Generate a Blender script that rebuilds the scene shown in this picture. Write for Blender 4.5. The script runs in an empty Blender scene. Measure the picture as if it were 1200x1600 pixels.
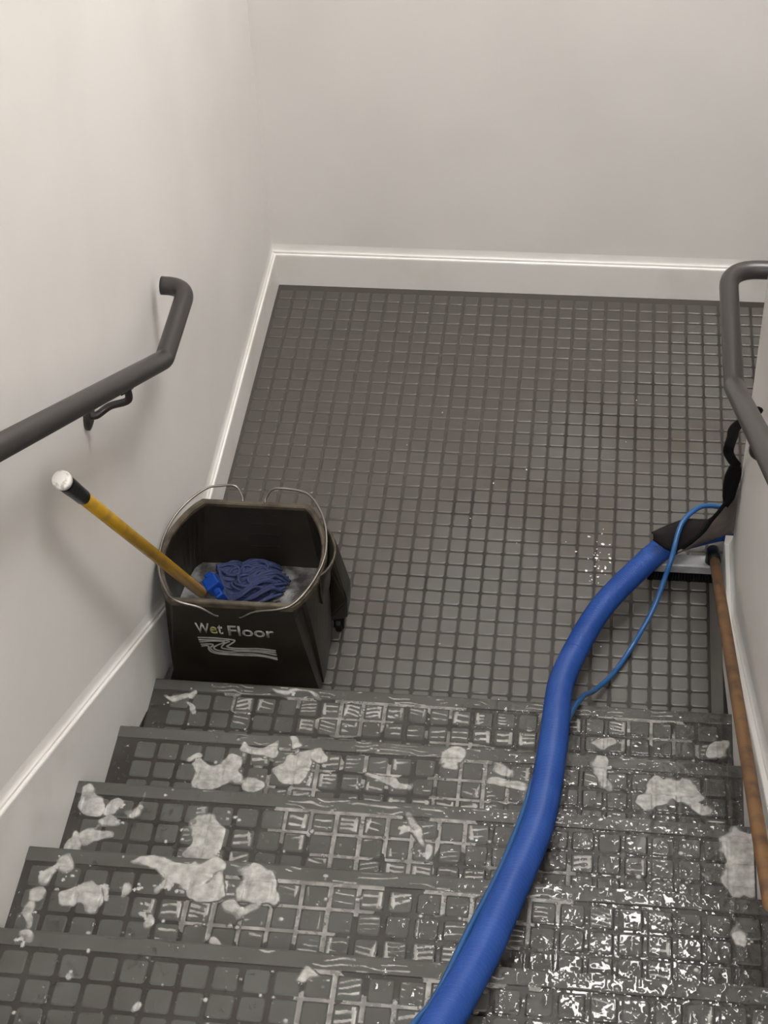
import bpy, bmesh, math, random
import numpy as np
from mathutils import Vector, Matrix

random.seed(7)
rng = np.random.default_rng(11)
scn = bpy.context.scene
COL = scn.collection

# ------------------------------------------------------------------ camera
cam_d = bpy.data.cameras.new('camera')
cam = bpy.data.objects.new('camera', cam_d)
COL.objects.link(cam)
cam.location = (1.0358, -2.2592, 3.5220)
cam.rotation_euler = (0.8045, 0.0411, 0.1153)
cam_d.sensor_fit = 'VERTICAL'
cam_d.sensor_height = 24.0
cam_d.lens = 24.0 * 2785.1 / 1600.0
cam_d.clip_start = 0.05
scn.camera = cam

# ------------------------------------------------------------------ world, lights, exposure
world = bpy.data.worlds.new('world')
scn.world = world
world.use_nodes = True
world.node_tree.nodes['Background'].inputs[0].default_value = (0.9, 0.95, 1.0, 1)
world.node_tree.nodes['Background'].inputs[1].default_value = 0.05
LAMP_LANDING = 14.5
FILL_UPPER = 15.5
scn.view_settings.view_transform = 'Standard'
scn.view_settings.look = 'None'
scn.view_settings.gamma = 1.0
scn.view_settings.use_curve_mapping = False
scn.view_settings.exposure = 1.26

# ------------------------------------------------------------------ dimensions (metres)
W = 1.4136          # width of the flight between the skirting boards
L = 2.412           # far end of the landing (skirting face)
Y1 = 0.5528         # nosing of the lowest step
G = 0.29034         # going
R = 0.17075         # rise
YE = 1.181          # end of the dividing wall
BT = 0.014          # skirting thickness, left and back
BTR = 0.020         # skirting thickness, right
HB = 0.126          # skirting height
CEIL = 4.5
XR2 = 2.95          # far side of the second bay
YB = -4.2

# ------------------------------------------------------------------ materials
def mat(name, base, rough=0.5, metal=0.0, noise=None, bump=None, spec=0.5, coat=0.0, coat_rough=0.1,
        color2=None, cscale=8.0, clo=0.4, chi=0.65, rough2=None, detail=4.0):
    m = bpy.data.materials.new(name)
    m.use_nodes = True
    nt = m.node_tree
    b = nt.nodes['Principled BSDF']
    b.inputs['Base Color'].default_value = (*base, 1)
    b.inputs['Roughness'].default_value = rough
    b.inputs['Metallic'].default_value = metal
    b.inputs['Specular IOR Level'].default_value = spec
    b.inputs['Coat Weight'].default_value = coat
    b.inputs['Coat Roughness'].default_value = coat_rough
    geo = nt.nodes.new('ShaderNodeNewGeometry')
    if color2 is not None:
        n = nt.nodes.new('ShaderNodeTexNoise'); n.inputs['Scale'].default_value = cscale; n.inputs['Detail'].default_value = detail
        nt.links.new(geo.outputs['Position'], n.inputs['Vector'])
        mr = nt.nodes.new('ShaderNodeMapRange'); mr.inputs[1].default_value = clo; mr.inputs[2].default_value = chi
        nt.links.new(n.outputs['Fac'], mr.inputs[0])
        mx = nt.nodes.new('ShaderNodeMix'); mx.data_type = 'RGBA'
        mx.inputs[6].default_value = (*base, 1); mx.inputs[7].default_value = (*color2, 1)
        nt.links.new(mr.outputs[0], mx.inputs[0]); nt.links.new(mx.outputs[2], b.inputs['Base Color'])
        if rough2 is not None:
            m2 = nt.nodes.new('ShaderNodeMapRange'); m2.inputs[3].default_value = rough; m2.inputs[4].default_value = rough2
            nt.links.new(mr.outputs[0], m2.inputs[0]); nt.links.new(m2.outputs[0], b.inputs['Roughness'])
    if bump:
        n = nt.nodes.new('ShaderNodeTexNoise'); n.inputs['Scale'].default_value = bump[0]; n.inputs['Detail'].default_value = 3
        nt.links.new(geo.outputs['Position'], n.inputs['Vector'])
        bp = nt.nodes.new('ShaderNodeBump'); bp.inputs['Strength'].default_value = bump[1]; bp.inputs['Distance'].default_value = bump[2]
        nt.links.new(n.outputs['Fac'], bp.inputs['Height']); nt.links.new(bp.outputs['Normal'], b.inputs['Normal'])
    return m

def mat_emit(name, col, s):
    m = bpy.data.materials.new(name); m.use_nodes = True
    nt = m.node_tree; nt.nodes.clear()
    e = nt.nodes.new('ShaderNodeEmission'); e.inputs[0].default_value = (*col, 1); e.inputs[1].default_value = s
    o = nt.nodes.new('ShaderNodeOutputMaterial'); nt.links.new(e.outputs[0], o.inputs[0])
    return m

def mat_film(name):
    """clear water film: fresnel reflection over what lies beneath"""
    m = bpy.data.materials.new(name); m.use_nodes = True
    nt = m.node_tree; nt.nodes.clear()
    t = nt.nodes.new('ShaderNodeBsdfTransparent'); t.inputs[0].default_value = (0.90, 0.90, 0.89, 1)
    g = nt.nodes.new('ShaderNodeBsdfGlossy'); g.inputs['Roughness'].default_value = 0.035; g.inputs[0].default_value = (1, 1, 1, 1)
    f = nt.nodes.new('ShaderNodeFresnel'); f.inputs[0].default_value = 1.38
    mx = nt.nodes.new('ShaderNodeMixShader'); o = nt.nodes.new('ShaderNodeOutputMaterial')
    nt.links.new(f.outputs[0], mx.inputs[0]); nt.links.new(t.outputs[0], mx.inputs[1]); nt.links.new(g.outputs[0], mx.inputs[2])
    nt.links.new(mx.outputs[0], o.inputs[0])
    return m

def mat_foam(name, opac, col=(0.62, 0.60, 0.565)):
    m = bpy.data.materials.new(name); m.use_nodes = True
    nt = m.node_tree; b = nt.nodes['Principled BSDF']
    b.inputs['Base Color'].default_value = (*col, 1)
    b.inputs['Roughness'].default_value = 0.28
    geo = nt.nodes.new('ShaderNodeNewGeometry')
    n = nt.nodes.new('ShaderNodeTexNoise'); n.inputs['Scale'].default_value = 55; n.inputs['Detail'].default_value = 3
    nt.links.new(geo.outputs['Position'], n.inputs['Vector'])
    mr = nt.nodes.new('ShaderNodeMapRange'); mr.inputs[1].default_value = .3; mr.inputs[2].default_value = .7
    mr.inputs[3].default_value = opac - .25; mr.inputs[4].default_value = opac + .15
    nt.links.new(n.outputs['Fac'], mr.inputs[0])
    at = nt.nodes.new('ShaderNodeAttribute'); at.attribute_name = 'thickness'
    mu = nt.nodes.new('ShaderNodeMath'); mu.operation = 'MULTIPLY'; mu.use_clamp = True
    nt.links.new(mr.outputs[0], mu.inputs[0]); nt.links.new(at.outputs['Fac'], mu.inputs[1])
    v = nt.nodes.new('ShaderNodeTexVoronoi'); v.inputs['Scale'].default_value = 320
    nt.links.new(geo.outputs['Position'], v.inputs['Vector'])
    bp = nt.nodes.new('ShaderNodeBump'); bp.inputs['Strength'].default_value = .25; bp.inputs['Distance'].default_value = .001
    nt.links.new(v.outputs['Distance'], bp.inputs['Height']); nt.links.new(bp.outputs['Normal'], b.inputs['Normal'])
    t = nt.nodes.new('ShaderNodeBsdfTransparent')
    mx = nt.nodes.new('ShaderNodeMixShader'); o = nt.nodes['Material Output']
    nt.links.new(mu.outputs[0], mx.inputs[0]); nt.links.new(t.outputs[0], mx.inputs[1]); nt.links.new(b.outputs[0], mx.inputs[2])
    nt.links.new(mx.outputs[0], o.inputs[0])
    return m

M = {}
M['wall'] = mat('wall_paint', (0.70, 0.675, 0.645), 0.55, color2=(0.665, 0.64, 0.61), cscale=2.3, bump=(260, 0.06, 0.001))
M['skirt'] = mat('skirting_paint', (0.72, 0.70, 0.67), 0.36, color2=(0.60, 0.575, 0.52), cscale=5.0, clo=.5, chi=.85)
M['ceil'] = mat('ceiling_paint', (0.80, 0.79, 0.77), 0.7)
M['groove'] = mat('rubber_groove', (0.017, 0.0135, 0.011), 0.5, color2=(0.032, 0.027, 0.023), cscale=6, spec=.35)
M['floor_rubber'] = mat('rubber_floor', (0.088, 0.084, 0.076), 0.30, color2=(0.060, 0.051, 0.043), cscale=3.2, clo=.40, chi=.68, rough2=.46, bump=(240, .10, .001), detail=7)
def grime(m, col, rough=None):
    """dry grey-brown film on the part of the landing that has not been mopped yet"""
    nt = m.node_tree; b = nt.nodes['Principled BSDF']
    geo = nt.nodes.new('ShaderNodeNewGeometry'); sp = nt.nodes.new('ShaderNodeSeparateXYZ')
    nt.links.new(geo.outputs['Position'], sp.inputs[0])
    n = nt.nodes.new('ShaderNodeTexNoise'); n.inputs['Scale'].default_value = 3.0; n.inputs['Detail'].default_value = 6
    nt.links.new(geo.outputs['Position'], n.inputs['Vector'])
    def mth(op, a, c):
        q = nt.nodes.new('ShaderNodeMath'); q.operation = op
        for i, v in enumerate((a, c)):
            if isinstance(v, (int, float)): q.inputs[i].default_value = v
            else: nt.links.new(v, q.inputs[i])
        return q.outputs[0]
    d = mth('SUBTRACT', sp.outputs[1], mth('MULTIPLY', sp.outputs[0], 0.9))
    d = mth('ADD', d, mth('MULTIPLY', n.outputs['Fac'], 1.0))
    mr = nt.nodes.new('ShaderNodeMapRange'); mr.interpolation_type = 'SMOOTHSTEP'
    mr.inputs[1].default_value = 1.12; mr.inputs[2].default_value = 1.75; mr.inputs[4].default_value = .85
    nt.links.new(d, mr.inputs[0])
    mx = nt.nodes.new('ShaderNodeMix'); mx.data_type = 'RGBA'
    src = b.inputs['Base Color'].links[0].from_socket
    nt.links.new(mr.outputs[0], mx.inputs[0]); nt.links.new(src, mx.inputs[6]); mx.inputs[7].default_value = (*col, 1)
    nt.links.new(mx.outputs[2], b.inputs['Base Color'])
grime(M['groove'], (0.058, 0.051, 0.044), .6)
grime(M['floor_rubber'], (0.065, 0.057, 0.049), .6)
M['tread_groove'] = mat('wet_rubber_groove', (0.021, 0.0165, 0.0135), 0.45, color2=(0.034, 0.030, 0.026), cscale=8, spec=.3)
M['tread_rubber'] = mat('wet_rubber', (0.070, 0.0695, 0.063), 0.55, color2=(0.052, 0.049, 0.043), cscale=6.0, rough2=.5, spec=.28, bump=(180, .10, .001))
M['film'] = mat_film('water_film')
M['foam'] = mat_foam('soap_foam', 0.68, (0.46, 0.445, 0.415))
M['foam_thin'] = mat_foam('thin_soap_foam', 0.72, (0.34, 0.325, 0.30))
M['suds'] = mat('bucket_suds', (0.22, 0.215, 0.21), 0.35, color2=(0.045, 0.043, 0.04), cscale=22, clo=.42, chi=.62, bump=(180, .5, .004), detail=7)
M['rail'] = mat('rail_paint', (0.025, 0.021, 0.020), 0.34, bump=(90, .04, .001))
M['bucket'] = mat('bucket_plastic', (0.0125, 0.0098, 0.0062), 0.42, color2=(0.020, 0.0162, 0.011), cscale=14, bump=(120, .06, .001))
M['bucket_rim'] = mat('bucket_worn_rim', (0.085, 0.069, 0.048), 0.5, color2=(0.040, 0.032, 0.022), cscale=35, spec=.3)
M['black'] = mat('black_plastic', (0.004, 0.004, 0.0045), 0.45, spec=.2)
M['wire'] = mat('steel_wire', (0.22, 0.20, 0.18), 0.42, metal=1.0)
M['print'] = mat('white_print', (0.36, 0.36, 0.335), 0.5, color2=(0.26, 0.26, 0.235), cscale=60)
M['print_y'] = mat('yellowed_print', (0.30, 0.29, 0.11), 0.5)
M['yellow'] = mat('yellow_handle', (0.34, 0.19, 0.010), 0.34, color2=(0.22, 0.135, 0.02), cscale=22, clo=.5, chi=.75)
M['cap'] = mat('white_cap', (0.72, 0.70, 0.66), 0.5, color2=(0.42, 0.40, 0.37), cscale=90, clo=.55, chi=.7)
M['grip'] = mat('black_grip', (0.004, 0.004, 0.005), 0.34, spec=.3, bump=(70, .3, .003))
M['clamp'] = mat('blue_clamp', (0.006, 0.040, 0.24), 0.25)
M['yarn'] = mat('mop_yarn', (0.016, 0.026, 0.085), 0.75, color2=(0.010, 0.017, 0.055), cscale=60, bump=(500, .4, .002))
M['hose'] = mat('blue_hose', (0.013, 0.052, 0.230), 0.42, color2=(0.018, 0.064, 0.26), cscale=9, spec=.3)
M['thin_hose'] = mat('blue_tube', (0.012, 0.078, 0.225), 0.32)
M['fabric'] = mat('black_fabric', (0.0045, 0.0040, 0.0043), 0.8, spec=.12, bump=(400, .3, .001))
M['flap'] = mat('dark_brown_fabric', (0.0125, 0.0098, 0.0095), 0.8, spec=.15, bump=(400, .3, .001))
M['lining'] = mat('grey_lining', (0.165, 0.140, 0.120), 0.85, color2=(0.12, 0.10, 0.088), cscale=20)
M['wood'] = mat('old_wood', (0.170, 0.085, 0.030), 0.55, color2=(0.080, 0.040, 0.017), cscale=18, clo=.42, chi=.68, bump=(150, .2, .002))
M['brush'] = mat('grey_plastic', (0.30, 0.30, 0.30), 0.4, color2=(0.22, 0.22, 0.22), cscale=25)
M['diff_a'] = mat_emit('lamp_diffuser_landing', (1.0, 0.988, 0.972), LAMP_LANDING)
M['diff_fill'] = mat_emit('fill_diffuser_upper', (1.0, 0.99, 0.98), FILL_UPPER)
M['white_metal'] = mat('lamp_housing', (0.75, 0.75, 0.74), 0.4)

# ------------------------------------------------------------------ helpers
def link(name, me, m=None, parent=None, smooth=False, angle=None):
    if m is not None:
        me.materials.append(m)
    if smooth:
        me.polygons.foreach_set('use_smooth', [True] * len(me.polygons))
    o = bpy.data.objects.new(name, me)
    COL.objects.link(o)
    if parent is not None:
        o.parent = parent
        o.matrix_parent_inverse = parent_inv(parent)
    return o

def parent_inv(p):
    m = Matrix.LocRotScale(p.location, p.rotation_euler, p.scale)
    return m.inverted()

def mesh(name, v, f, m=None, parent=None, smooth=False):
    me = bpy.data.meshes.new(name)
    me.from_pydata([tuple(p) for p in v], [], f)
    me.update()
    return link(name, me, m, parent, smooth)

def bm_obj(name, bm, m=None, parent=None, smooth=False):
    bmesh.ops.recalc_face_normals(bm, faces=bm.faces)
    me = bpy.data.meshes.new(name)
    bm.to_mesh(me); bm.free()
    return link(name, me, m, parent, smooth)

def empty(name, loc):
    o = bpy.data.objects.new(name, None)
    o.empty_display_size = 0.05
    o.location = loc
    COL.objects.link(o)
    return o

def tag(o, label=None, cat=None, group=None, kind=None):
    if label: o['label'] = label
    if cat: o['category'] = cat
    if group: o['group'] = group
    if kind: o['kind'] = kind
    return o

def bx(bm, x0, x1, y0, y1, z0, z1, bev=0.0, seg=2):
    r = bmesh.ops.create_cube(bm, size=1.0)
    for v in r['verts']:
        v.co = Vector(((x0 + x1) / 2 + v.co.x * (x1 - x0), (y0 + y1) / 2 + v.co.y * (y1 - y0), (z0 + z1) / 2 + v.co.z * (z1 - z0)))
    if bev > 0:
        es = list({e for v in r['verts'] for e in v.link_edges})
        bmesh.ops.bevel(bm, geom=es, offset=bev, segments=seg, affect='EDGES', profile=0.6)

def box(name, x0, x1, y0, y1, z0, z1, m, parent=None, bev=0.0):
    bm = bmesh.new(); bx(bm, x0, x1, y0, y1, z0, z1, bev)
    return bm_obj(name, bm, m, parent)

def prism_yz(name, prof, x0, x1, m, parent=None):
    """profile in (y, z), extruded along x"""
    n = len(prof)
    v = [(x0, y, z) for y, z in prof] + [(x1, y, z) for y, z in prof]
    f = [list(range(n))[::-1], list(range(n, 2 * n))] + [[i, (i + 1) % n, n + (i + 1) % n, n + i] for i in range(n)]
    bm = bmesh.new()
    vs = [bm.verts.new(p) for p in v]
    for q in f: bm.faces.new([vs[i] for i in q])
    return bm_obj(name, bm, m, parent)

def catmull(P, n=10, closed=False):
    P = [Vector(p) for p in P]
    out = []
    N = len(P)
    for i in range(N - 1):
        p0 = P[max(i - 1, 0)]; p1 = P[i]; p2 = P[i + 1]; p3 = P[min(i + 2, N - 1)]
        for k in range(n):
            t = k / n
            out.append(0.5 * ((2 * p1) + (-p0 + p2) * t + (2 * p0 - 5 * p1 + 4 * p2 - p3) * t * t + (-p0 + 3 * p1 - 3 * p2 + p3) * t ** 3))
    out.append(P[-1])
    return out

def resample(P, step):
    P = [Vector(p) for p in P]
    d = [0.0]
    for a, b in zip(P, P[1:]): d.append(d[-1] + (b - a).length)
    n = max(2, int(round(d[-1] / step)))
    out = []; j = 0
    for i in range(n + 1):
        s = d[-1] * i / n
        while j < len(P) - 2 and d[j + 1] < s: j += 1
        seg = d[j + 1] - d[j]
        out.append(P[j].lerp(P[j + 1], 0 if seg == 0 else (s - d[j]) / seg))
    return out

def fillet(P, r, n=8):
    """polyline with rounded corners (radius per corner or a single one)"""
    P = [Vector(p) for p in P]
    out = [P[0]]
    for i in range(1, len(P) - 1):
        rr = r[i - 1] if isinstance(r, (list, tuple)) else r
        a = (P[i - 1] - P[i]).normalized(); b = (P[i + 1] - P[i]).normalized()
        ang = a.angle(b); t = rr / math.tan(ang / 2)
        A = P[i] + a * t; B = P[i] + b * t
        for k in range(n + 1):
            u = k / n
            out.append(A * (1 - u) ** 2 + P[i] * 2 * u * (1 - u) + B * u * u)
    out.append(P[-1])
    return out

def tube_geo(path, rad, seg=12, caps=True, flat=1.0, up=None):
    """vertices and faces of a tube; rad is a number or a list"""
    P = [Vector(p) for p in path]
    n = len(P)
    v = []; f = []
    t0 = (P[1] - P[0]).normalized()
    u = Vector(up) if up else (Vector((0, 0, 1)) if abs(t0.z) < .9 else Vector((1, 0, 0)))
    u = (u - t0 * u.dot(t0)).normalized()
    pt = t0
    for i in range(n):
        t = (P[min(i + 1, n - 1)] - P[max(i - 1, 0)]).normalized()
        q = pt.rotation_difference(t); u = q @ u
        u = (u - t * u.dot(t)).normalized(); pt = t
        w = t.cross(u)
        r = rad[i] if isinstance(rad, (list, tuple)) else rad
        for k in range(seg):
            a = 2 * math.pi * k / seg
            v.append(P[i] + u * (r * math.cos(a)) + w * (r * flat * math.sin(a)))
    for i in range(n - 1):
        for k in range(seg):
            f.append((i * seg + k, i * seg + (k + 1) % seg, (i + 1) * seg + (k + 1) % seg, (i + 1) * seg + k))
    if caps:
        f.append(tuple(range(seg))[::-1]); f.append(tuple(range((n - 1) * seg, n * seg)))
    return v, f

def tube(name, path, rad, m, parent=None, seg=12, flat=1.0, up=None, caps=True):
    v, f = tube_geo(path, rad, seg, caps, flat, up)
    o = mesh(name, v, f, m, parent, True)
    return o

def sheet(name, rows, th, m, parent=None, m2=None, smooth=True):
    """grid of points -> thin solid sheet; m2 goes on the back side"""
    rows = [[Vector(p) for p in r] for r in rows]
    nr, nc = len(rows), len(rows[0])
    nrm = [[None] * nc for _ in range(nr)]
    for i in range(nr):
        for j in range(nc):
            a = rows[min(i + 1, nr - 1)][j] - rows[max(i - 1, 0)][j]
            b = rows[i][min(j + 1, nc - 1)] - rows[i][max(j - 1, 0)]
            c = a.cross(b); nrm[i][j] = c.normalized() if c.length > 1e-9 else Vector((0, 0, 1))
    v = [rows[i][j] + nrm[i][j] * th / 2 for i in range(nr) for j in range(nc)]
    v += [rows[i][j] - nrm[i][j] * th / 2 for i in range(nr) for j in range(nc)]
    o = nr * nc
    f = []; mi = []
    for i in range(nr - 1):
        for j in range(nc - 1):
            q = (i * nc + j, i * nc + j + 1, (i + 1) * nc + j + 1, (i + 1) * nc + j)
            f.append(q[::-1]); mi.append(0)
            f.append(tuple(x + o for x in q)); mi.append(1)
    edge = [i for i in range(nc)] + [(i + 1) * nc - 1 for i in range(1, nr)] + [(nr - 1) * nc + j for j in range(nc - 2, -1, -1)] + [i * nc for i in range(nr - 2, 0, -1)]
    for a, b in zip(edge, edge[1:] + edge[:1]):
        f.append((a, b, b + o, a + o)); mi.append(0)
    me = bpy.data.meshes.new(name)
    me.from_pydata([tuple(p) for p in v], [], f)
    me.materials.append(m); me.materials.append(m2 or m)
    me.polygons.foreach_set('material_index', mi)
    me.polygons.foreach_set('use_smooth', [True] * len(f))
    me.update()
    ob = bpy.data.objects.new(name, me); COL.objects.link(ob)
    if parent is not None:
        ob.parent = parent; ob.matrix_parent_inverse = parent_inv(parent)
    return ob

# ------------------------------------------------------------------ room shell
ZLOW = -1.4
def S(o): o['kind'] = 'structure'; return o
S(box('wall_left', -BT - .12, -BT, YB, L + BT + .12, ZLOW, CEIL, M['wall']))
S(box('wall_back', -BT, XR2, L + BT, L + BT + .12, ZLOW, CEIL, M['wall']))
S(box('wall_right', W + BTR, W + BTR + .13, YB, YE, ZLOW, CEIL, M['wall'], bev=0.004))
S(box('wall_far', XR2, XR2 + .12, YB, L + BT + .12, ZLOW, CEIL, M['wall']))
S(box('wall_front', -BT - .12, XR2 + .12, YB - .12, YB, ZLOW, CEIL, M['wall']))
S(box('ceiling', -BT - .12, XR2 + .12, YB - .12, L + BT + .12, CEIL, CEIL + .1, M['ceil']))

# skirting boards: board, ledge, small bead, added cove shaped to imitate the wall glow
def skirt_prof(th, h):
    return [(0, 0), (th, 0), (th, h - .010), (th - .0008, h - .0065), (th - .0022, h - .005), (.0082, h - .005), (.0076, h - .0045), (.0074, h + .0015), (.0066, h + .0028),
            (.0048, h + .0050), (.0032, h + .0085), (.0019, h + .0140), (.0009, h + .0205), (0, h + .0280)]

def skirt(name, path, axis_out, th, h):
    """path: points along the foot of the wall (wall plane), axis_out: unit vector off the wall"""
    prof = skirt_prof(th, h)
    n = len(prof); v = []; f = []
    ao = Vector(axis_out)
    for p, lo in path:
        for d, z in prof:
            zz = z if z > 0 else lo
            v.append(Vector(p) + ao * d + Vector((0, 0, zz)))
    for i in range(len(path) - 1):
        for k in range(n):
            f.append((i * n + k, i * n + (k + 1) % n, (i + 1) * n + (k + 1) % n, (i + 1) * n + k))
    f.append(tuple(range(n))[::-1]); f.append(tuple(range((len(path) - 1) * n, len(path) * n)))
    bm = bmesh.new()
    vs = [bm.verts.new(p) for p in v]
    for q in f: bm.faces.new([vs[i] for i in q])
    return S(bm_obj(name, bm, M['skirt']))

YK = 0.935                      # where the level board meets the raking board
SL = 0.572
zr = lambda y: (YK - y) * SL    # top of the raking board above HB
skirt('baseboard_left', [((-BT, L, 0), -.02), ((-BT, YK, 0), -.02), ((-BT, -2.45, zr(-2.45)), -.62)], (1, 0, 0), BT, HB)
skirt('baseboard_right', [((W + BTR, YE, 0), -.02), ((W + BTR, YK - .03, 0), -.02), ((W + BTR, -2.45, zr(-2.45) - .017), -.62)], (-1, 0, 0), BTR, HB)
skirt('baseboard_back', [((-BT, L + BT, 0), -.02), ((XR2, L + BT, 0), -.02)], (0, -1, 0), BT, HB)
skirt('baseboard_end', [((W, YE, 0), -.02), ((W + BTR + .13, YE, 0), -.02)], (0, 1, 0), .012, HB)
skirt('baseboard_far', [((XR2, YE, 0), -.02), ((XR2, L, 0), -.02)], (-1, 0, 0), BT, HB)

# ------------------------------------------------------------------ raised rubber squares
def stud_mesh(name, size, h, m, rad=.0065, bev=.0022):
    v = []; f = []
    def ring(s, z, r):
        pts = []
        for cx, cy, a0 in ((1, 1, 0), (-1, 1, 90), (-1, -1, 180), (1, -1, 270)):
            for k in range(4):
                a = math.radians(a0 + 30 * k)
                pts.append((cx * (s - r) + r * math.cos(a), cy * (s - r) + r * math.sin(a), z))
        return pts
    s = size / 2
    for a, z, r in ((s, 0, rad), (s - bev * .45, h - bev * .55, rad), (s - bev * 1.25, h, rad)):
        v += ring(a, z, r)
    for i in range(2):
        for k in range(16):
            f.append((i * 16 + k, i * 16 + (k + 1) % 16, (i + 1) * 16 + (k + 1) % 16, (i + 1) * 16 + k))
    f.append(tuple(range(32, 48)))
    me = bpy.data.meshes.new(name)
    me.from_pydata(v, [], f); me.materials.append(m)
    me.polygons.foreach_set('use_smooth', [True] * 32 + [False]); me.update()
    return me, np.array(v), f

def join_studs(name, pts, V, F, m, parent):
    """many small squares in one mesh"""
    n = len(V)
    allv = np.concatenate([V + np.array(p) for p in pts])
    allf = [tuple(i + n * k for i in q) for k in range(len(pts)) for q in F]
    me = bpy.data.meshes.new(name)
    me.from_pydata(allv.tolist(), [], allf); me.update()
    o = link(name, me, m, parent)
    o['kind'] = 'stuff'
    return o

# ------------------------------------------------------------------ landing floor
bm = bmesh.new()
bx(bm, -BT, XR2, YE - .02, L + BT, -.15, 0)
bx(bm, -BT, W + BTR, Y1 - .05, YE - .02, -.15, 0)
bx(bm, W + BTR + .13, XR2, .9, YE - .02, -.15, 0)
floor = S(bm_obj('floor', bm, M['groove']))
P = 0.0508
V0, J0 = 1.0738, 2.2841
SH = 0.0022
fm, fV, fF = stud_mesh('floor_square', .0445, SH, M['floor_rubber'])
cells = []
for i in range(-22, 38):
    for j in range(-4, 36):
        x = V0 + (i + .5) * P; y = J0 - (j + .5) * P
        if x < .024 or y > L - .02 or y < Y1 + .0: continue
        if y < YE + .03 and x > W - .024: continue
        if x > XR2 - .04: continue
        cells.append((x, y))
near = [c for c in cells if c[1] > .64 and c[0] < W and not (c[0] < .38 and c[1] < .95)]
near.sort(key=lambda c: c[1])
near_set = set(near[:300])
for x, y in near[:300]:
    o = bpy.data.objects.new('floor_square', fm); COL.objects.link(o)
    o.location = (x, y, 0); o.parent = floor
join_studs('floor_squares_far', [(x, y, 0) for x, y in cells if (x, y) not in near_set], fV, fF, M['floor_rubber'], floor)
# smooth border strip beside the right skirting board
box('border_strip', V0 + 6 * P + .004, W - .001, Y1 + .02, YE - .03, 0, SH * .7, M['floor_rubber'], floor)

# ------------------------------------------------------------------ stairs
TP = 0.0534
X0 = {1: .047, 2: .045, 3: .027, 4: .0116, 5: .0156}
sm, sV, sF = stud_mesh('tread_square', .0452, SH, M['tread_rubber'])
def nose_y(k): return Y1 - (k - 1) * G
for k in range(1, 12):
    yn, z = nose_y(k), R * k
    back = yn - G - .03 if k < 11 else YB
    # body: rounded nosing lip, riser leaning back, solid underneath
    prof = [(back, z), (yn - .036, z), (yn - .035, z + SH), (yn - .007, z + SH), (yn - .002, z + SH - .002), (yn, z + SH - .006), (yn - .001, z - .030),
            (yn - .004, z - .036), (yn - .026, z - R), (yn - .026, z - R - .10), (back, z - R - .10)]
    st = prism_yz('stair_step', prof, 0.0, W, M['tread_groove'])
    st.data.materials.append(M['tread_rubber'])
    for p in st.data.polygons:
        c = p.center
        if c.y > yn - .0358 and c.z > z - .2 and abs(p.normal.x) < .5: p.material_index = 1
    S(st)
    tag(st, label='dark grey rubber stair step with raised squares, number %d up from the landing' % k)
    off = X0.get(k, .02)
    pts = []
    for i in range(-1, 28):
        for j in range(5):
            x = off + (i + .5) * TP; y = yn - .0405 - (j + .5) * TP
            if x < .024 or x > W - .024 or y < yn - G + .005: continue
            pts.append((x, y, z))
    if k <= 6:
        for p in pts:
            o = bpy.data.objects.new('tread_square', sm); COL.objects.link(o)
            o.location = p; o.parent = st
    else:
        join_studs('tread_squares', pts, sV, sF, M['tread_rubber'], st)
# flight going on down in the second bay, behind the dividing wall
for k in range(1, 7):
    y = .93 - (k - 1) * G
    st = prism_yz('stair_step', [(y - G - .02, -R * k), (y + .02, -R * k), (y + .02, -R * k - .2), (y - G - .02, -R * k - .2)], W + BTR + .13, XR2, M['tread_groove'])
    S(st); tag(st, label='dark rubber stair step going down behind the dividing wall')

# ------------------------------------------------------------------ ceiling lamp over the landing and added fill light
def ceiling_lamp(loc, sx, sy, dm, label):
    t = empty('ceiling_light', loc)
    tag(t, label, 'ceiling light')
    x, y, z = loc
    bm = bmesh.new(); bx(bm, x - sx - .02, x + sx + .02, y - sy - .02, y + sy + .02, z - .05, z, .006)
    bm_obj('housing', bm, M['white_metal'], t)
    bm = bmesh.new(); bx(bm, x - sx, x + sx, y - sy, y + sy, z - .075, z - .051, .008)
    bm_obj('diffuser', bm, dm, t)
ceiling_lamp((1.52, 1.60, CEIL), .50, .60, M['diff_a'], 'white ceiling light over the landing')
ceiling_lamp((.70, -2.9, CEIL), .45, .60, M['diff_fill'], 'added unseen fill light over the top of the stairs')  # unseen fixture added as fill from behind the camera

# ------------------------------------------------------------------ handrails
def bracket(parent, p_rail, p_wall, nx):
    """curved arm from under the rail to a round plate on the wall; nx: direction off the wall"""
    a = Vector(p_rail); w = Vector(p_wall)
    path = catmull([a + Vector((0, 0, -.018)), a + Vector((0, -.005, -.05)), a.lerp(w, .45) + Vector((0, 0, -.028)), w + Vector((nx * .02, 0, .0)), w + Vector((nx * .002, 0, 0))], 8)
    o = tube('bracket_arm', path, .0085, M['rail'], parent, 10)
    v, f = tube_geo([w + Vector((nx * .0005, 0, 0)), w + Vector((nx * .006, 0, 0)), w + Vector((nx * .010, 0, 0))], [.033, .033, .022], 20)
    mesh('wall_plate', v, f, M['rail'], parent, False)
    # saddle under the rail follows the slope
    s = Vector((0, .035, -.035 * .61))
    tube('saddle', [a + Vector((0, 0, -.021)) - s, a + Vector((0, 0, -.021)) + s], .011, M['rail'], parent, 8, .5)

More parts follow.
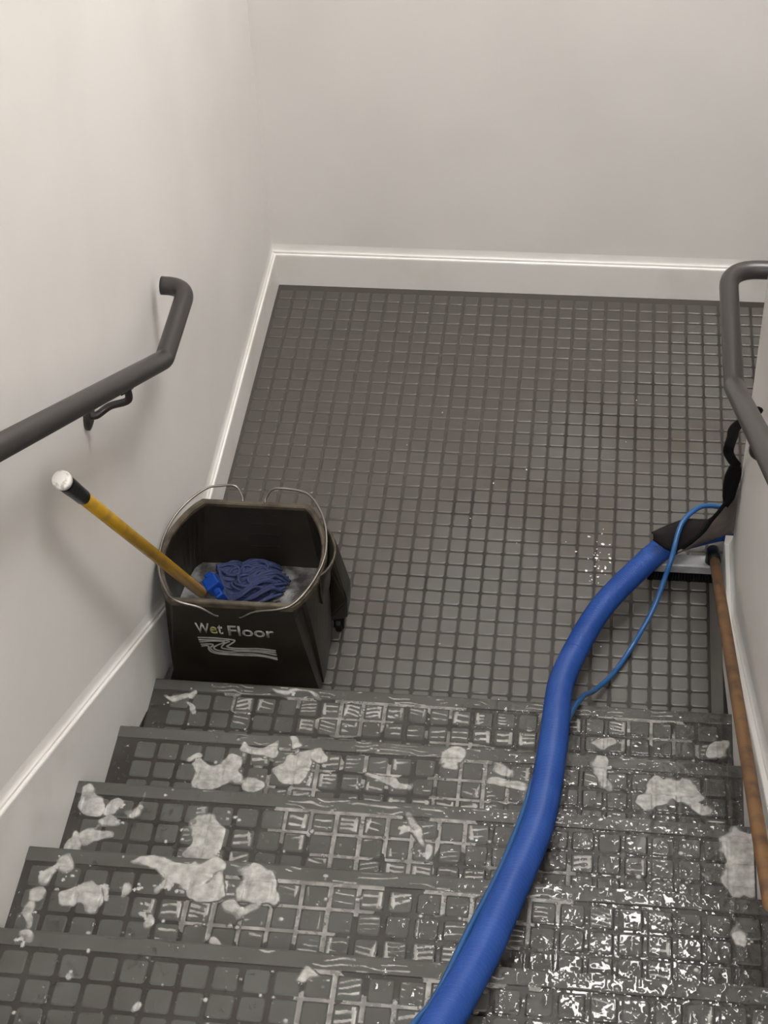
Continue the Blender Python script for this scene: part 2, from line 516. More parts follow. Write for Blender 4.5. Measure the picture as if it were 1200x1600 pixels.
RL = 0.0225
lr = empty('handrail', (.072, 1.0, .98))
tag(lr, 'dark brown tubular handrail with bent end returning to the left wall above the mop bucket', 'handrail')
xl = .072
path = fillet([(xl, -2.3, .985 + .618 * 3.11), (xl, .81, .985), (xl, 1.085, .985), (.008, 1.085, .985)], [.05, .055])
tube('rail', path, RL, M['rail'], lr, 24)
for yb in (.52, -.75, -1.9):
    bracket(lr, (xl, yb, .985 + .618 * (.81 - yb)), (-BT, yb - .03, .985 + .618 * (.81 - yb) - .075), 1)

rr = empty('handrail', (1.35, 1.2, .97))
tag(rr, 'dark brown tubular handrail bending round the end of the dividing wall beside the hose', 'handrail')
xr = 1.350
path = fillet([(xr, -2.3, .975 + .618 * 3.11), (xr, .81, .975), (xr - .004, 1.245, .975), (W + BTR + .20, 1.245, .975), (W + BTR + .20, .85, .975), (W + BTR + .20, .2, .975 - .36)], [.05, .075, .07, .05])
tube('rail', path, RL, M['rail'], rr, 24)
for yb in (.30, -.9, -2.0):
    bracket(rr, (xr, yb, .975 + .618 * (.81 - yb)), (W + BTR, yb - .03, .975 + .618 * (.81 - yb) - .075), -1)

# ------------------------------------------------------------------ mop bucket
BC = Vector((.202, .788, 0))
bk = empty('mop_bucket', BC)
tag(bk, 'dark brown plastic mop bucket lettered Wet Floor standing against the left wall', 'bucket')
def lerp(a, b, t): return a + (b - a) * t
def section(t, inset=0.0, groove=True):
    """outline of the bucket at height fraction t, counter-clockwise from the front left"""
    fw = lerp(.190, .146, t); yf = lerp(-.148, -.177, t); yb = lerp(.150, .174, t); bw = lerp(.180, .135, t)
    bulge = lerp(.010, .064, t); ex = lerp(.35, .75, t)
    pts = []
    for k in range(8): pts.append((lerp(-fw, fw, k / 8), yf))
    ss = [0, .03, .07, .11, .16, .22, .3, .4, .5, .6, .7, .78, .85, .91, .96]
    gr = max(0, min(1, (.95 - t) / .06)) if groove else 0
    def side(s, sg):
        x = lerp(fw, bw, s) + bulge * math.sin(math.pi * s) ** ex if 0 < s < 1 else (fw if s == 0 else bw)
        y = lerp(yf, yb, s)
        if s == .03: x -= .002 * gr; y += .022 * gr
        if s == .07: x -= .012 * gr; y += .012 * gr
        return (sg * x, y)
    for s in ss: pts.append(side(s, 1))
    for k in range(8): pts.append((lerp(bw, -bw, k / 8), yb))
    for s in [1] + ss[::-1][:-1]: pts.append(side(s, -1))
    if inset:
        pts = [(x * (1 - inset / .2), y * (1 - inset / .17)) for x, y in pts]
    return pts
Z0, Z1 = .052, .392
levels = [0, .12, .3, .5, .7, .86, .93, .97, 1.0]
v = []; f = []
for t in levels:
    v += [(BC.x + x, BC.y + y, lerp(Z0, Z1, t)) for x, y in section(t)]
n = len(section(0))
inl = [1.0, .8, .5, .25, .06]
for t in inl:
    v += [(BC.x + x, BC.y + y, lerp(Z0, Z1, t)) for x, y in section(t, .007, False)]
tot = len(levels) + len(inl)
for i in range(tot - 1):
    for k in range(n):
        f.append((i * n + k, i * n + (k + 1) % n, (i + 1) * n + (k + 1) % n, (i + 1) * n + k))
f.append(tuple(range(n))[::-1]); f.append(tuple(range((tot - 1) * n, tot * n)))
bm = bmesh.new(); vs = [bm.verts.new(p) for p in v]
for q in f: bm.faces.new([vs[i] for i in q])
bm_obj('body', bm, M['bucket'], bk)
# rim
ro = section(1, -.005, False); ri = section(1, .009, False)
v = []; f = []
for pts, z in ((ro, .384), (ro, .398), (section(1, -.003, False), .401), (section(1, .006, False), .401), (ri, .397), (ri, .388)):
    v += [(BC.x + x, BC.y + y, z) for x, y in pts]
for i in range(6):
    for k in range(n):
        f.append((i * n + k, i * n + (k + 1) % n, ((i + 1) % 6) * n + (k + 1) % n, ((i + 1) % 6) * n + k))
bm = bmesh.new(); vs = [bm.verts.new(p) for p in v]
for q in f: bm.faces.new([vs[i] for i in q])
bm_obj('rim', bm, M['bucket_rim'], bk)
# pouring lip on the right side
def side_pt(s, out, z):
    fw, bw = .146, .135
    x = lerp(fw, bw, s) + .064 * math.sin(math.pi * s) ** .75 + out
    return (BC.x + x, BC.y + lerp(-.177, .174, s), z)
rows = []
for zz, of in ((.30, .0), (.34, .004), (.372, .55), (.392, .9), (.402, 1.0)):
    rows.append([side_pt(lerp(.30, .80, q / 12), .004 + .021 * of * math.sin(math.pi * q / 12) ** .6, zz) for q in range(13)])
sheet('pouring_lip', rows, .005, M['bucket_rim'], bk, M['bucket'])
# moulded buttress above the right rear caster
bm = bmesh.new()
q = [(.372, .90, .31), (.372, .965, .33), (.40, .955, .31), (.40, .905, .29), (.375, .865, .07), (.375, .965, .07), (.432, .95, .075), (.432, .875, .075),
     (.437, .87, .15), (.437, .945, .15)]
vs = [bm.verts.new(p) for p in q]
bmesh.ops.convex_hull(bm, input=vs)
bmesh.ops.bevel(bm, geom=[e for e in bm.edges], offset=.004, segments=2, affect='EDGES')
bm_obj('caster_housing', bm, M['bucket'], bk)
# casters
for cx, cy in ((.06, .68), (.345, .68), (.06, .90), (.405, .905)):
    c = empty('caster', (cx, cy, .05)); c.parent = bk; c.matrix_parent_inverse = parent_inv(bk)
    cw = Matrix.Translation((cx, cy, .05))
    def sub(o):
        o.parent = c; o.matrix_parent_inverse = cw.inverted()
    v, fc = tube_geo([(cx - .009, cy, .025), (cx - .006, cy, .025), (cx + .006, cy, .025), (cx + .009, cy, .025)], [.020, .0245, .0245, .020], 18)
    sub(mesh('wheel', v, fc, M['black']))
    bm = bmesh.new()
    bx(bm, cx - .014, cx - .0105, cy - .012, cy + .012, .018, .055); bx(bm, cx + .0105, cx + .014, cy - .012, cy + .012, .018, .055); bx(bm, cx - .016, cx + .016, cy - .016, cy + .016, .050, .056)
    sub(bm_obj('fork', bm, M['black']))
# wire bail handles, folded down on both sides of the rim
bail_l = [(.168, .602, .360), (.160, .599, .364), (.125, .600, .388), (.075, .601, .404), (.045, .622, .409), (.010, .690, .411), (-.003, .775, .413), (.006, .86, .417),
          (.035, .925, .424), (.075, .972, .430), (.110, .984, .432), (.150, .985, .432), (.168, .972, .410), (.170, .962, .400)]
bail_r = [(.221, .602, .360), (.229, .599, .364), (.262, .600, .384), (.325, .601, .398), (.360, .622, .404), (.392, .690, .407), (.409, .775, .410), (.400, .86, .417),
          (.375, .925, .424), (.345, .967, .428), (.312, .982, .430), (.252, .985, .430), (.230, .972, .410), (.228, .962, .400)]
for pth in (bail_l, bail_r):
    tube('wire_handle', catmull(pth, 6), .0032, M['wire'], bk, 8)
# inside measuring ridges
for i, zz in enumerate((.26, .30, .335, .365)):
    yb = BC.y + lerp(.150, .174, (zz - Z0) / (Z1 - Z0)) * (1 - .007 / .17) - .0012
    box('measuring_mark', BC.x - .02, BC.x + .055, yb - .001, yb + .002, zz, zz + .0015, M['bucket'], bk)

# front panel frame: point on the sloping front face
def fp(x, z, proud=.0012):
    t = (z - Z0) / (Z1 - Z0)
    return Vector((x, BC.y + lerp(-.148, -.177, t) - proud, z))
nrm_tilt = math.atan2(.029, Z1 - Z0)
def text_mesh(name, s, x0, x1, z0, z1, m, parent):
    cu = bpy.data.curves.new(name, 'FONT'); cu.body = s; cu.offset = .018; cu.resolution_u = 3
    tmp = bpy.data.objects.new(name, cu); COL.objects.link(tmp)
    bpy.context.view_layer.update()
    dg = bpy.context.evaluated_depsgraph_get()
    me = bpy.data.meshes.new_from_object(tmp.evaluated_get(dg))
    bpy.data.objects.remove(tmp)
    me.materials.clear()
    xs = [q.co.x for q in me.vertices]; ys = [q.co.y for q in me.vertices]
    bm = bmesh.new(); bm.from_mesh(me)
    a, b, c, e = min(xs), max(xs), min(ys), max(ys)
    for q in bm.verts:
        q.co = fp(lerp(x0, x1, (q.co.x - a) / (b - a)), lerp(z0, z1, (q.co.y - c) / (e - c)), .0010)
    ext = bmesh.ops.extrude_face_region(bm, geom=bm.faces[:])
    for g in ext['geom']:
        if isinstance(g, bmesh.types.BMVert): g.co.y -= .0006
    return bm_obj(name, bm, m, parent)
text_mesh('lettering', 'W', .101, .136, .273, .314, M['print'], bk)
text_mesh('lettering', 'e', .1365, .155, .2725, .302, M['print_y'], bk)
text_mesh('lettering', 't', .1555, .169, .272, .311, M['print'], bk)
text_mesh('lettering', 'Floor', .182, .297, .2690, .310, M['print'], bk)
WAVES = [[(470, 580), (640, 575), (800, 585), (825, 600), (770, 650), (740, 672), (780, 690), (900, 690), (1050, 680), (1212, 692)],
         [(475, 607), (700, 600), (772, 606), (720, 640), (685, 690), (720, 705), (850, 715), (1050, 705), (1212, 717)],
         [(480, 637), (600, 615), (690, 613), (722, 622), (640, 670), (608, 700), (640, 730), (760, 742), (900, 722), (1080, 725), (1214, 748)],
         [(485, 665), (590, 655), (604, 672), (575, 700), (592, 737), (650, 758), (800, 762), (1000, 752), (1216, 787)],
         [(490, 690), (555, 680), (556, 722), (580, 757), (660, 776), (850, 778), (1050, 772), (1216, 807)]]
for wv in WAVES:
    pts = []
    for cx, cy in wv:
        px, py = 230 + cx / 6, 900 + cy / 6
        pts.append(Vector((.104 + (px - 310) * .00156, 0, .258 - (py - 995) * .00195)))
    pts = catmull(pts, 6)
    vv = []; ff = []
    for i, p in enumerate(pts):
        d = (pts[min(i + 1, len(pts) - 1)] - pts[max(i - 1, 0)]).normalized()
        nn = Vector((-d.z, 0, d.x)) * .0021
        for q, pr in ((p + nn, .0010), (p - nn, .0010), (p - nn, .0018), (p + nn, .0018)):
            vv.append(fp(q.x, q.z, pr))
    for i in range(len(pts) - 1):
        for k in range(4):
            ff.append((i * 4 + k, i * 4 + (k + 1) % 4, i * 4 + 4 + (k + 1) % 4, i * 4 + 4 + k))
    bm = bmesh.new(); vs = [bm.verts.new(p) for p in vv]
    for q in ff: bm.faces.new([vs[i] for i in q])
    bm_obj('wave_stripe', bm, M['print'], bk)

# soapy water in the bucket
def vnoise(x, y, sc, seed):
    r = np.random.default_rng(seed).random((97, 97))
    u = np.asarray(x) * sc; w = np.asarray(y) * sc
    i = np.floor(u).astype(int); j = np.floor(w).astype(int); fu = u - i; fw = w - j
    fu = fu * fu * (3 - 2 * fu); fw = fw * fw * (3 - 2 * fw)
    g = lambda a, b: r[a % 97, b % 97]
    return (g(i, j) * (1 - fu) + g(i + 1, j) * fu) * (1 - fw) + (g(i, j + 1) * (1 - fu) + g(i + 1, j + 1) * fu) * fw
WZ = .192
tw = (WZ - Z0) / (Z1 - Z0)
out = section(tw, .0085, False)
v = []; f = []
for q in range(14):
    s = 1 - q / 14
    for x, y in out:
        X, Y = BC.x + x * s, BC.y + y * s
        v.append((X, Y, WZ + .012 * s * (1 - s) * 4 * (float(vnoise(X + 3, Y + 5, 40, 3)) - .3) + .004 * float(vnoise(X, Y, 130, 4))))
v.append((BC.x, BC.y, WZ + .006))
for q in range(13):
    for k in range(n):
        f.append((q * n + k, q * n + (k + 1) % n, (q + 1) * n + (k + 1) % n, (q + 1) * n + k))
for k in range(n): f.append((13 * n + k, 13 * n + (k + 1) % n, 14 * n))
tag(mesh('soapy_water', v, f, M['suds'], None, True), 'grey soapy water with suds inside the mop bucket', 'water', kind='stuff')

# ------------------------------------------------------------------ string mop
mp = empty('string_mop', (.10, .80, .20))
tag(mp, 'blue string mop with yellow handle leaning in the brown bucket', 'mop')
A = Vector((.086, .765, .262)); B = Vector((.032, .165, 1.206))
dirh = (B - A).normalized(); LH = (B - A).length
tube('handle', [A, A + dirh * .01, A + dirh * .05, A + dirh * (LH * .5), A + dirh * (LH - .12)], [.0115, .0135, .0145, .0145, .0145], M['yellow'], mp, 20)
g0 = LH - .135
tube('grip', [A + dirh * (g0), A + dirh * (g0 + .004), A + dirh * (g0 + .05), A + dirh * (g0 + .07), A + dirh * (g0 + .11), A + dirh * (g0 + .128)],
     [.0150, .0162, .0166, .0174, .0178, .0186], M['grip'], mp, 20)
tube('end_cap', [A + dirh * (LH - .009), A + dirh * (LH - .001), A + dirh * (LH + .005), A + dirh * (LH + .0065)], [.0194, .0200, .0188, .0165], M['cap'], mp, 24)
# clamp
bm = bmesh.new()
bx(bm, -.046, .046, -.011, .011, -.014, .014, .005)
bx(bm, -.038, .038, -.007, .007, .012, .018, .003)
bx(bm, -.020, .020, -.020, .020, -.004, .030, .005)
rot = Matrix.Rotation(math.radians(-58), 4, 'Z') @ Matrix.Rotation(math.radians(25), 4, 'X')
bm.transform(Matrix.Translation((.112, .803, .246)) @ rot)
bm_obj('clamp', bm, M['clamp'], mp)
# strands
v = []; f = []
def add_tube(path, r, seg=6):
    global v, f
    a, b = tube_geo(path, r, seg)
    o = len(v); v += a; f += [tuple(i + o for i in q) for q in b]
for layer in range(3):
    for s in range(26):
        u = (s + random.random() * .6) / 26
        ang0 = random.uniform(-.5, .5)
        st = Vector((.100 + .040 * u, .880 - .105 * u, .230 + .008 * layer))
        cy = lerp(.915, .800, u) + random.uniform(-.01, .01)
        amp = .020 + .012 * random.random(); ph = 1.6 * u + layer * 1.1 + random.uniform(-.25, .25)
        ln = .105 + .050 * math.sin(3.0 * u) + random.uniform(-.015, .015)
        pts = [st]
        for q in range(1, 8):
            w = q / 7
            x = st.x + ln * w
            y = lerp(st.y, cy, min(1, w * 1.6)) + amp * math.sin(ph + w * 5.2) * (w ** .6)
            z = .205 + (.018 + .011 * layer) * math.sin(math.pi * min(1, .12 + w * .88)) ** .7 + .010 * math.sin(w * 6 + ph)
            pts.append(Vector((x, y, z)))
        add_tube(catmull(pts, 4), .0042)
for s in range(34):      # curling loops on top
    a0 = random.uniform(0, 6.28); r0 = random.uniform(.012, .045)
    c = Vector((random.choice((.140, .180, .220)) + random.uniform(-.006, .006), random.choice((.865, .835, .885)) + random.uniform(-.006, .006), .236))
    pts = [c + Vector((r0 * math.cos(a0 + w * 2.6), .75 * r0 * math.sin(a0 + w * 2.6), .012 * math.sin(w * 3.1) - .35 * max(0, r0 - .02))) for w in np.linspace(0, 1, 7)]
    add_tube(catmull(pts, 4), .0040)
o = mesh('strings', v, f, M['yarn'], mp, True); o['kind'] = 'stuff'; o['label'] = 'wet dark blue mop strings'

# ------------------------------------------------------------------ vacuum hose and thin tube
HR = .0325
hose_pts = [(1.80, 1.02, .036), (1.68, 1.18, .042), (1.55, 1.262, .056), (1.44, 1.285, .075), (1.345, 1.235, .098), (1.262, 1.172, .112), (1.190, 1.085, .110), (1.093, .945, .096), (1.028, .775, .100), (1.003, .600, .192),
            (.998, .480, .266), (.995, .226, .426), (.985, -.027, .552), (.970, -.195, .651), (.940, -.385, .762), (.906, -.595, .886), (.881, -.713, .955), (.855, -.831, 1.024), (.81, -1.05, 1.155), (.74, -1.5, 1.42), (.70, -2.2, 1.83)]
cl = resample(catmull(hose_pts, 12), .00125)
rad = []
PITCH = .0058
for i in range(len(cl)):
    rad.append(HR - .0015 + .0015 * math.cos(2 * math.pi * (i * .00125) / PITCH))
v, f = tube_geo(cl, rad, 22)
h = mesh('vacuum_hose', v, f, M['hose'], None, True)
tag(h, 'thick ribbed blue vacuum hose running down the stairs to the right wall corner', 'hose')
thin = [(1.80, 1.24, .012), (1.62, 1.33, .03), (1.50, 1.325, .12), (1.43, 1.285, .170), (1.397, 1.250, .192), (1.370, 1.231, .212), (1.335, 1.203, .228), (1.292, 1.139, .228), (1.270, 1.054, .190), (1.254, 1.020, .140), (1.228, .965, .080),
        (1.182, .890, .025), (1.135, .794, .020), (1.087, .704, .050), (1.060, .600, .150), (1.050, .553, .1865),
        (1.038, .505, .218), (1.010, .36, .298), (.986, .262, .3535), (.958, .083, .466), (.946, -.039, .533), (.915, -.28, .672), (.872, -.52, .814), (.836, -.73, .938), (.805, -.83, .998), (.75, -1.1, 1.16), (.69, -1.6, 1.46), (.66, -2.2, 1.82)]
tube('solution_hose', resample(catmull(thin, 10), .008), .0068, M['thin_hose'], None, 12)
tag(bpy.data.objects['solution_hose'], 'thin smooth blue tube looping beside the thick ribbed hose', 'hose')

# ------------------------------------------------------------------ corner guard of black cloth
cg = empty('corner_guard', (1.40, 1.17, .13))
tag(cg, 'black cloth corner guard with grey lining hanging from the right handrail over the hose', 'corner guard')
bind = catmull([(1.4245, 1.140, .417), (1.416, 1.135, .364), (1.388, 1.130, .299), (1.367, 1.130, .256), (1.350, 1.125, .220), (1.320, 1.120, .182), (1.292, 1.120, .149)], 6)
low = catmull([(1.4275, 1.155, .400), (1.4285, 1.197, .335), (1.4450, 1.206, .262), (1.4500, 1.208, .157), (1.400, 1.190, .140), (1.345, 1.160, .138), (1.294, 1.123, .143)], 6)
rows = []
for q in range(9):
    w = q / 8
    rows.append([a.lerp(b, w) + Vector((-.006, -.010, .004)) * math.sin(math.pi * w) for a, b in zip(bind, low)])
sheet('lined_panel', rows, .005, M['lining'], cg, M['lining'])
outer = catmull([(1.369, 1.136, .252), (1.352, 1.165, .222), (1.305, 1.172, .214), (1.276, 1.168, .205), (1.253, 1.160, .197), (1.217, 1.140, .188)], 6)
inner = catmull([(1.366, 1.131, .250), (1.345, 1.124, .210), (1.318, 1.121, .180), (1.292, 1.120, .152), (1.264, 1.112, .160), (1.222, 1.128, .180)], 6)
rows = []
for q in range(9):
    w = q / 8
    rows.append([a.lerp(b, w) + Vector((0, 0, .012)) * math.sin(math.pi * w) for a, b in zip(outer, inner)])
sheet('flap', rows, .005, M['flap'], cg, M['flap'])
tube('edge_binding', bind, .0055, M['fabric'], cg, 8)
tube('edge_binding', inner[17:], .0045, M['fabric'], cg, 8)
# gathered top and strap up to the rail
top = []
for zz, xc, yc, wd in ((.455, 1.412, 1.135, .010), (.430, 1.411, 1.140, .017), (.405, 1.409, 1.143, .021), (.375, 1.406, 1.142, .020), (.335, 1.404, 1.140, .016), (.305, 1.400, 1.139, .006)):
    top.append([Vector((xc + wd * math.cos(a), yc + .010 * math.sin(a) + .004 * math.sin(3 * a), zz)) for a in np.linspace(0, 2 * math.pi, 17)[:-1]])
v = [p for r in top for p in r]; f = []
for i in range(len(top) - 1):
    for k in range(16): f.append((i * 16 + k, i * 16 + (k + 1) % 16, i * 16 + 16 + (k + 1) % 16, i * 16 + 16 + k))
f.append(tuple(range(16))); f.append(tuple(range(80, 96))[::-1])
bm = bmesh.new(); vs = [bm.verts.new(p) for p in v]
for q in f: bm.faces.new([vs[i] for i in q])
bm_obj('gathered_top', bm, M['fabric'], cg, True)
strap = catmull([(1.412, 1.136, .450), (1.398, 1.125, .478), (1.386, 1.105, .520), (1.385, 1.08, .570), (1.378, .98, .680), (1.367, .85, .820), (1.374, .70, .980), (1.382, .62, 1.070), (1.376, .585, 1.100)], 6)
tube('strap', strap, .0135, M['fabric'], cg, 10, .62, up=(1, 0, 0))

# ------------------------------------------------------------------ floor brush with wooden handle
fb = empty('floor_brush', (1.34, 1.17, 0))
tag(fb, 'grey floor brush with black bristles and worn wooden handle leaning along the right wall', 'brush')
bm = bmesh.new(); bx(bm, 1.215, 1.408, 1.150, 1.196, .030, .062, .008, 3)
bm_obj('brush_block', bm, M['brush'], fb)
bm = bmesh.new()
for i in range(24):
    for j in range(4):
        x = 1.220 + i * .0080; y = 1.153 + j * .0130
        r = bmesh.ops.create_cone(bm, cap_ends=True, segments=5, radius1=.0052, radius2=.0030, depth=.032)
        for q in r['verts']: q.co = Vector((x + q.co.x + random.uniform(-.001, .001), y + q.co.y, .0165 + q.co.z))
o = bm_obj('bristles', bm, M['black'], fb); o['kind'] = 'stuff'
pb = Vector((1.384, 1.150, .118)); pe = Vector((1.384, -.446, .899))
dp = (pe - pb).normalized()
tube('handle', [pb + dp * .03, pb + dp * .3, pb + dp * .8, pb + dp * 1.3, pe + dp * .05, pe + dp * .06], [.0135, .014, .0142, .014, .0138, .010], M['wood'], fb, 18)
tube('socket', [Vector((1.384, 1.176, .050)), pb - dp * .01, pb + dp * .02, pb + dp * .075], [.017, .0175, .0175, .0165], M['black'], fb, 18)

# ------------------------------------------------------------------ soap foam and water on the steps
BLOBS = [(4, 0.048, 0.069, 0.017, 0.017), (4, 0.044, 0.106, 0.018, 0.017), (4, 0.039, 0.156, 0.012, 0.041), (4, 0.067, 0.046, 0.012, 0.02), (4, 0.133, 0.115, 0.029, 0.039), (4, 0.316, 0.045, 0.071, 0.031), (4, 0.378, 0.084, 0.039, 0.03), (4, 0.461, 0.065, 0.031, 0.04), (4, 0.428, 0.108, 0.024, 0.019), (4, 0.294, 0.074, 0.017, 0.017), (4, 0.169, 0.089, 0.011, 0.013), (4, 0.229, 0.078, 0.011, 0.016), (4, 0.258, 0.14, 0.014, 0.011), (4, 0.393, 0.18, 0.019, 0.014), (4, 1.37, 0.097, 0.018, 0.022),
         (3, 0.043, 0.052, 0.03, 0.033), (3, 0.1, 0.064, 0.027, 0.023), (3, 0.1, 0.104, 0.027, 0.019), (3, 0.082, 0.146, 0.031, 0.021), (3, 0.031, 0.161, 0.024, 0.022), (3, 0.295, 0.121, 0.037, 0.044), (3, 0.323, 0.163, 0.026, 0.015), (3, 0.147, 0.06, 0.008, 0.02), (3, 0.728, 0.076, 0.013, 0.047), (3, 0.703, 0.068, 0.026, 0.01), (3, 0.746, 0.126, 0.015, 0.022), (3, 1.374, 0.092, 0.042, 0.080),
         (2, 0.263, 0.115, 0.049, 0.039), (2, 0.333, 0.136, 0.037, 0.025), (2, 0.326, 0.055, 0.032, 0.026), (2, 0.436, 0.101, 0.04, 0.035), (2, 0.41, 0.026, 0.029, 0.022), (2, 0.475, 0.067, 0.028, 0.025), (2, 0.198, 0.094, 0.017, 0.014), (2, 1.118, 0.038, 0.02, 0.049), (2, 1.23, 0.093, 0.042, 0.048), (2, 1.281, 0.088, 0.031, 0.059), (2, 1.317, 0.127, 0.036, 0.017), (2, 0.762, 0.043, 0.026, 0.029), (2, 0.89, 0.091, 0.054, 0.018), (2, 0.863, 0.053, 0.037, 0.014), (2, 0.625, 0.108, 0.048, 0.014),
         (1, 0.081, 0.057, 0.019, 0.016), (1, 0.105, 0.09, 0.016, 0.012), (1, 1.385, 0.122, 0.03, 0.023), (1, 1.106, 0.113, 0.036, 0.02), (1, 0.352, 0.025, 0.063, 0.010),
         (5, .10, .030, .010, .009), (5, .206, .095, .010, .010), (5, .045, .135, .010, .014), (5, .31, .15, .011, .011), (5, .03, .17, .010, .012), (5, .62, .05, .012, .02)]

def heightfield(name, X, Y, keep, Z, m, parent=None, thick=None):
    """quads of a grid where keep is set -> one mesh"""
    ny, nx = X.shape
    q = keep[:-1, :-1] | keep[1:, :-1] | keep[:-1, 1:] | keep[1:, 1:]
    idx = -np.ones(X.shape, int)
    used = np.zeros(X.shape, bool)
    used[:-1, :-1] |= q; used[1:, :-1] |= q; used[:-1, 1:] |= q; used[1:, 1:] |= q
    idx[used] = np.arange(used.sum())
    V = np.stack([X[used], Y[used], Z[used]], 1)
    a = idx[:-1, :-1][q]; b = idx[:-1, 1:][q]; c = idx[1:, 1:][q]; d = idx[1:, :-1][q]
    F = np.stack([a, d, c, b], 1)
    me = bpy.data.meshes.new(name)
    me.from_pydata(V.tolist(), [], F.tolist()); me.update()
    if thick is not None:
        at = me.attributes.new('thickness', 'FLOAT', 'POINT'); at.data.foreach_set('value', thick[used].astype(np.float32))
    return link(name, me, m, parent, True)

DX = .0019
ORD = {1: 'lowest', 2: 'second', 3: 'third', 4: 'fourth', 5: 'fifth', 6: 'sixth'}
for k in range(1, 7):
    yn, z = nose_y(k), R * k
    xs = np.arange(.003, W - .003, DX); ds = np.arange(.002, G - .022, DX)
    Xg, D = np.meshgrid(xs, ds)
    Yg = yn - D
    off = X0.get(k, .02)
    # position inside the square pattern
    cxi = np.floor((Xg - off) / TP); cyi = np.floor((D - .0405) / TP)
    u = (Xg - off) - (cxi + .5) * TP; w = (D - .0405) - (cyi + .5) * TP
    edge = np.maximum(np.abs(u), np.abs(w))
    nosing = D < .0355
    on = (edge < .0226) & (D > .0405)
    base = z + np.where(on, SH, 0) * np.clip((.0226 - edge) / .0016, 0, 1) + np.where(nosing, SH, 0)
    base = np.where(nosing, z + SH, base)
    nl = vnoise(Xg + 1, Yg + k, 19, 220 + k); n1 = vnoise(Xg + k, Yg + 9, 30, 20 + k); n2 = vnoise(Xg + 2, Yg + k, 85, 40 + k); n3 = vnoise(Xg, Yg + 4, 11, 60 + k); n4 = vnoise(Xg + 7, Yg, 210, 80 + k)
    # how soapy / how wet along the step
    soap = np.clip((Xg - .22) / .25, 0, 1) * np.clip((1.12 - Xg) / .35, 0.15, 1)
    wet = np.clip((Xg - .70) / .36, 0, 1)
    if k >= 5: soap = soap * .55 * np.clip((Xg - .42) / .25, 0, 1)
    if k == 1: soap = np.maximum(soap, .55 * np.clip((Xg - .10) / .12, 0, 1))
    # random numbers per square
    hsh = np.random.default_rng(100 + k).random((40, 9, 6))
    ci = np.clip(cxi.astype(int) + 2, 0, 39); cj = np.clip(cyi.astype(int) + 1, 0, 8)
    h0, h1, h2, h3 = (hsh[ci, cj, i] for i in range(4))
    # streaks on the squares: two or three bars joined at one side
    wob = (n1 - .5) * .009 + (n2 - .5) * .002
    ang = (h3 - .5) * .5
    wr = w * np.cos(ang) + u * np.sin(ang) + wob; ur = u * np.cos(ang) - w * np.sin(ang)
    nb = np.where(h1 > .45, 3, 2)
    per = .034 / nb
    bar = np.abs(((wr + .017) / per) % 1 - .5) * per
    bars = (.0021 + .0020 * h2) - bar
    spine = np.where(h2 > .35, .0045 - np.abs(ur + .014 * np.sign(h0 - .4)), -1)
    streak = np.maximum(bars, spine) - .006 * np.clip(.46 - nl, 0, 1) / .2
    streak = np.minimum(streak, .0185 - edge)
    streak = np.where((h0 < soap * .90) & (D > .0405), streak, -1)
    # milky water caught in the grooves
    gr = np.where((edge > .0222) & ~nosing, .0035, -1)
    gr = np.where(n3 * .75 + n1 * .35 < .20 + .36 * soap, gr, -1)
    gr = np.where(soap > .18, gr, -1)
    # streaks along the nosing
    no = np.where(nosing & (D > .006), .0022 - np.abs(((D + (n1 - .5) * .02) % .012) - .006), -1)
    no = np.where((vnoise(Xg * .35, Yg, 60, 140 + k) > .62) & (soap > .2), no, -1)
    # foam blobs, outlines pulled about by the mopping
    wx = (nl - .5) * .050 + (n1 - .5) * .022; wy = (vnoise(Xg + 4, Yg + 3, 21, 240 + k) - .5) * .050 + (vnoise(Xg + 8, Yg, 45, 260 + k) - .5) * .016
    bl = np.full(Xg.shape, -1.0)
    for kk, bx_, by_, rx, ry in BLOBS:
        if kk != k: continue
        dd = 1 - np.sqrt(((Xg + wx - bx_) / rx) ** 2 + ((D + wy - by_) / ry) ** 2) + (n1 - .5) * .5 + (n2 - .5) * .22
        bl = np.maximum(bl, dd * min(rx, ry) * .6)
    # drops of foam
    dr = np.full(Xg.shape, -1.0)
    rg = np.random.default_rng(300 + k)
    for q in range(150):
        px, py, pr = rg.uniform(.02, W - .03), rg.uniform(.01, G - .03), .0019 + .0036 * rg.random() ** 3
        i0, i1 = np.searchsorted(xs, [px - pr * 1.6, px + pr * 1.6]); j0, j1 = np.searchsorted(ds, [py - pr * 1.6, py + pr * 1.6])
        if i1 > i0 and j1 > j0:
            sx = rg.uniform(.75, 1.35)
            loc = pr - np.sqrt(((Xg[j0:j1, i0:i1] - px) * sx) ** 2 + (D[j0:j1, i0:i1] - py) ** 2)
            dr[j0:j1, i0:i1] = np.maximum(dr[j0:j1, i0:i1], loc)
    for kk, bx_, by_, rx, ry in BLOBS:      # clusters of bubbles in the thick foam
        if kk != k or rg.random() < .45: continue
        for q in range(rg.integers(4, 9)):
            px, py, pr = bx_ + rg.normal() * .007, by_ + rg.normal() * .005, rg.uniform(.0020, .0045)
            rr = np.sqrt((Xg - px) ** 2 + (D - py) ** 2)
            dr = np.where(rr < pr, np.maximum(dr, .004 + .009 * np.sqrt(np.clip(1 - (rr / pr) ** 2, 0, 1))), dr)
    thin_f = np.maximum(streak, np.maximum(gr, no))
    big_f = np.maximum(bl, dr)
    thin_f = np.where(big_f > -.001, -1, thin_f)
    lab = 'on the %s step above the landing' % ORD[k]
    keep = thin_f > 0
    Zt = base + .0004 + .0011 * np.sqrt(np.clip(thin_f, 0, .004) / .004)
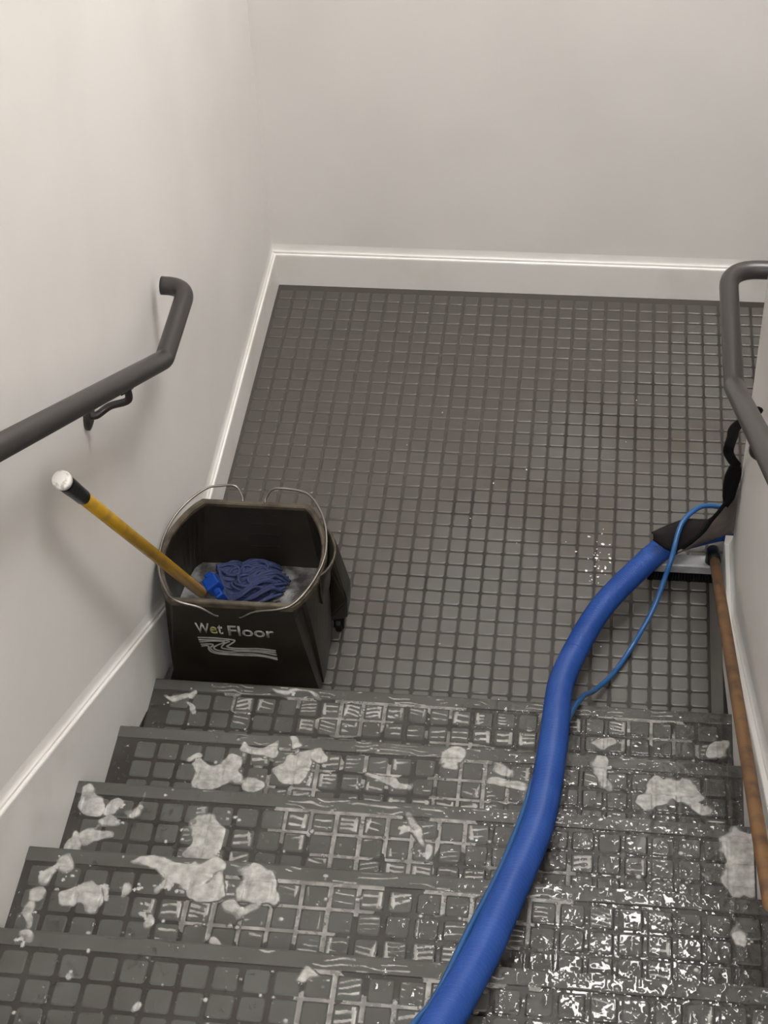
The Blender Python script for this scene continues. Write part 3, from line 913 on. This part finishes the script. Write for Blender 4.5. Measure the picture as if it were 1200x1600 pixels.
    if k < 6:
        o = heightfield('soap_streaks', Xg, Yg, keep, Zt, M['foam_thin'], thick=np.clip(thin_f / .0011, 0, 1) ** .6 * np.where(gr > 0, .55 + .5 * n1, .75 + .5 * nl))
        tag(o, 'milky soap streaks over the rubber squares ' + lab, 'soap streaks', kind='stuff')
    keep = big_f > 0
    Zb = base + .0005 + .0030 * np.sqrt(np.clip(big_f, 0, .012) / .012) + .0008 * (n4 - .5) * (big_f > .002)
    Zb = np.maximum(Zb, z + .0012)
    o = heightfield('soap_foam', Xg, Yg, keep, Zb, M['foam'], thick=np.clip(big_f / .0028, 0, 1) ** .6)
    tag(o, 'white soap foam patches and drops ' + lab, 'foam', kind='stuff')
    # clear water: beads and ripples, mostly towards the right wall
    ripple = vnoise(Xg * 1.0 + 5, Yg + 2, 80, 160 + k) * .6 + vnoise(Xg, Yg, 190, 180 + k) * .4
    wf = ripple - (.80 - .40 * wet) + (n3 - .5) * .25
    wf = np.where(big_f > -.0005, -1, wf)
    keep = wf > 0
    Zw = base + .0006 + .0018 * np.sqrt(np.clip(wf, 0, .4))
    o = heightfield('water_puddle', Xg, Yg, keep, Zw, M['film'])
    tag(o, 'clear water beads and ripples ' + lab, 'water', kind='stuff')

# ------------------------------------------------------------------ crumbs swept together on the landing
bm = bmesh.new()
rg = np.random.default_rng(5)
for q in range(46):
    if q < 34: cx, cy, sc = 1.085 + rg.normal() * .022, 1.235 + rg.normal() * .075, .0012 + .0032 * rg.random() ** 2
    else: cx, cy, sc = rg.uniform(.5, 1.25), rg.uniform(.68, 1.9), .0010 + .0014 * rg.random()
    r = bmesh.ops.create_icosphere(bm, subdivisions=1, radius=1.0)
    a = rg.uniform(0, 6.28)
    for w_ in r['verts']:
        p = w_.co.copy() * (1 + rg.uniform(-.25, .25))
        x, y = p.x * sc * 1.5, p.y * sc
        w_.co = Vector((cx + x * math.cos(a) - y * math.sin(a), cy + x * math.sin(a) + y * math.cos(a), SH + .0004 + (p.z + 1) * sc * .35))
tag(bm_obj('crumbs', bm, M['cap']), 'scattered white crumbs on the dark rubber landing', 'crumbs', kind='stuff')
